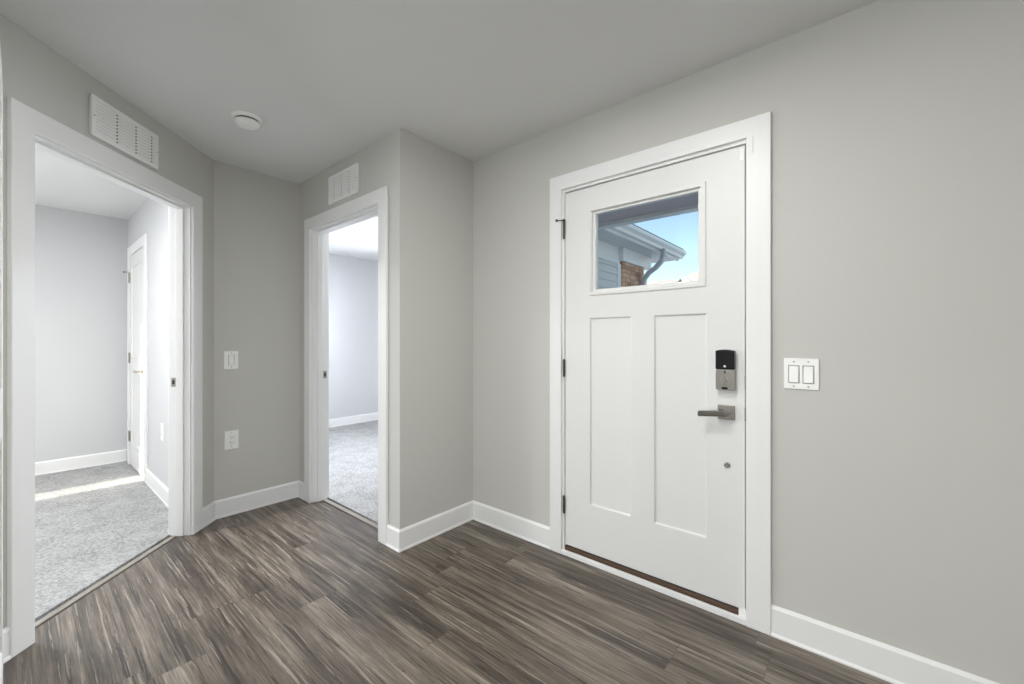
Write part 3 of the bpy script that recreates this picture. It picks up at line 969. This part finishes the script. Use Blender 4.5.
# ------------------------------------------------------------------ open door leaf at the left edge of the view
FL = Frame(0, -0.031, 1, 0, 0, 1)
d3 = tag(thing('door_3', (-1.78, -0.05, 0.012)), 'white open door leaf seen edge on at the left border', 'door', kind='structure')
bm = new_bm(); relief(bm, FL, [-2.170, -2.055, -1.545, -1.43], [0.012, 0.24, 0.92, 1.06, 1.92, 2.040], lambda i, j: (-0.03, -0.005) if (i == 1 and j in (1, 3)) else (-0.035, 0.0))
finish('door_leaf', bm, M['door'], d3, bevel=0.002)
for z in (1.83, 1.05, 0.26):
    bm = new_bm(); cyl(bm, FL.p(-1.425, -0.038, z - 0.045), FL.p(-1.425, -0.038, z + 0.045), 0.006, n=14)
    finish('hinge', bm, M['nickel'], d3)
bm = new_bm(); lathe(bm, FL.p(-2.10, -0.035, 0.94), (0, -1, 0), [(0.031, 0), (0.031, 0.006), (0.011, 0.010), (0.011, 0.046), (0.0, 0.046)], 24)
fbox(bm, FL, -2.11, -1.99, -0.095, -0.079, 0.931, 0.949)
finish('door_handle', bm, M['nickel'], d3, weld=False)

# ------------------------------------------------------------------ outdoors: porch, wing of the house, neighbours
bm = new_bm(); box(bm, -60, 60, d + 0.16, 110, -0.6, -0.25)
tag(finish('ground', bm, M['concrete']), 'pale snowy ground outside', 'ground', kind='structure')
bm = new_bm(); box(bm, -2.70, 1.8, d + 0.142, 3.66, 2.328, 2.44)
tag(finish('porch_ceiling', bm, M['soffit_dark']), 'shaded mauve grey porch soffit above the front door', 'porch ceiling', kind='structure')
bm = new_bm(); box(bm, -2.70, 1.8, 3.58, 3.68, 2.297, 2.50)
tag(finish('porch_beam', bm, M['white_ext'], bevel=0.004), 'pale beam across the front of the porch', 'porch beam', kind='structure')

XW = -2.75
wing = tag(thing('house_wing', (XW, 6.0, -0.25)), 'projecting house wing with grey siding, stone pillar, gutter and downspout outside the door window', 'building')
# lap siding as real overlapping boards in one wall
bm = new_bm()
z = -0.25
while z < 2.30:
    z2 = min(z + 0.105, 2.33)
    hexa(bm, [(XW - 0.04, d + 0.145, z), (XW + 0.026, d + 0.145, z), (XW + 0.026, 5.56, z), (XW - 0.04, 5.56, z),
              (XW - 0.04, d + 0.145, z2), (XW + 0.001, d + 0.145, z2), (XW + 0.001, 5.56, z2), (XW - 0.04, 5.56, z2)])
    z = z2
sid = finish('siding', bm, mat('pale_grey_siding', srgb(226, 225, 220), 0.6), wing, weld=False)
bm = new_bm(); box(bm, XW - 0.04, XW + 0.024, d + 0.145, 5.62, 2.33, 2.56)
finish('frieze_board', bm, M['white_ext'], wing)
bm = new_bm(); box(bm, XW - 0.04, XW + 0.026, 5.56, 5.66, -0.25, 2.33)
finish('corner_trim', bm, M['white_ext'], wing, bevel=0.003)
bm = new_bm(); box(bm, XW - 0.5, XW + 0.05, 5.66, 6.42, -0.25, 2.37)
finish('stone_pillar', bm, M['stone'], wing, bevel=0.01)
bm = new_bm(); box(bm, XW - 0.55, XW + 0.09, 5.60, 6.62, 2.37, 2.56)
finish('pillar_cap', bm, M['white_ext'], wing, bevel=0.006)
bm = new_bm(); box(bm, XW - 0.6, -2.40, d + 0.145, 7.08, 2.56, 2.585)
finish('soffit', bm, M['beadboard'], wing)
bm = new_bm(); box(bm, -2.42, -2.395, d + 0.145, 7.11, 2.55, 2.72)
finish('fascia', bm, M['white_ext'], wing)
# K style gutter
G = [(-2.395, 2.70), (-2.395, 2.585), (-2.335, 2.585), (-2.325, 2.62), (-2.285, 2.655), (-2.280, 2.70), (-2.290, 2.70), (-2.296, 2.665), (-2.333, 2.63), (-2.342, 2.597), (-2.385, 2.597), (-2.385, 2.70)]
bm = new_bm()
extrude_poly(bm, lambda y: [(x, y, z) for x, z in G], len(G), d + 0.15, 7.14)
G2 = [(-2.395, 2.585), (-2.335, 2.585), (-2.325, 2.62), (-2.285, 2.655), (-2.280, 2.70), (-2.395, 2.70)]
extrude_poly(bm, lambda y: [(x, y, z) for x, z in G2], len(G2), 7.14, 7.145)
finish('gutter', bm, M['gutter'], wing, weld=False)
# roof plane of the wing
bm = new_bm()
hexa(bm, [(-2.33, d + 0.15, 2.715), (-2.33, 7.16, 2.715), (-6.2, 7.16, 4.3), (-6.2, d + 0.15, 4.3), (-2.33, d + 0.15, 2.745), (-2.33, 7.16, 2.745), (-6.2, 7.16, 4.35), (-6.2, d + 0.15, 4.35)])
finish('wing_roof', bm, M['shingle'], wing)
bm = new_bm(); box(bm, -6.2, XW - 0.5, 4.2, 6.9, -0.25, 2.56)
finish('wing_wall', bm, M['far_wall'], wing)
# downspout
path = [Vector((-2.335, 6.26, 2.60)), Vector((-2.335, 6.26, 2.50)), Vector((-2.36, 6.26, 2.42)), Vector((-2.45, 6.26, 2.33)), Vector((-2.56, 6.26, 2.26)), Vector((-2.625, 6.26, 2.18)), Vector((-2.645, 6.26, 2.05)), Vector((-2.645, 6.26, -0.2))]
bm = new_bm()
prev = None
for i, p in enumerate(path):
    t0 = (path[min(i + 1, len(path) - 1)] - path[max(i - 1, 0)]).normalized()
    side = Vector((0, 1, 0)); nrm = t0.cross(side).normalized()
    cur = [bm.verts.new(p + nrm * x * 0.030 + side * y * 0.040) for x, y in ((-1, -0.8), (-0.8, -1), (0.8, -1), (1, -0.8), (1, 0.8), (0.8, 1), (-0.8, 1), (-1, 0.8))]
    if prev:
        for k in range(8): bm.faces.new((prev[k], prev[(k + 1) % 8], cur[(k + 1) % 8], cur[k]))
    else: bm.faces.new(cur)
    prev = cur
bm.faces.new(prev)
finish('downspout', bm, M['downspout'], wing)


bm = new_bm(); box(bm, -60, 60, -60, -3.5, -0.6, -0.25)
tag(finish('ground', bm, M['concrete']), 'pale snowy ground behind the house', 'ground', kind='structure')


def far_house(x0, x1, y0, y1, ze, zr, gables, label):
    t = thing('house', ((x0 + x1) / 2, y0, -0.25)); tag(t, label, 'building', 'houses across the street')
    bm = new_bm(); box(bm, x0, x1, y0, y1, -0.25, ze); finish('wall', bm, M['far_wall'], t)
    ym = (y0 + y1) / 2
    bm = new_bm()
    pr = [(y0 - 0.4, ze), (y1 + 0.4, ze), (ym, zr)]
    extrude_poly(bm, lambda x: [(x, y, z) for y, z in pr], 3, x0 - 0.3, x1 + 0.3)
    finish('roof', bm, M['far_roof'], t)
    for gx, gw, gz0, gz1 in gables:
        bm = new_bm()
        tr = [(gx - gw, gz0), (gx + gw, gz0), (gx, gz1)]
        extrude_poly(bm, lambda y: [(x, y, z) for x, z in tr], 3, y0 - 0.9, ym)
        finish('gable', bm, M['white_ext'], t)
    return t


far_house(-22, -11.6, 30, 38, 4.0, 6.2, [(-12.9, 1.0, 4.0, 5.6)], 'pale roofed house beyond the downspout across the street')
far_house(-10.6, 0, 31, 39, 4.2, 6.75, [(-9.7, 1.0, 4.2, 5.7)], 'pale roofed house at the lower right of the door window')

far_house(-2.2, 9, -16, -8.5, 5.0, 7.5, [], 'unseen pale roofed house added behind to block the sun')  # added out of view to keep the sun out of the back window

for o in list(bpy.data.objects):
    if '_w' in o: del o['_w']
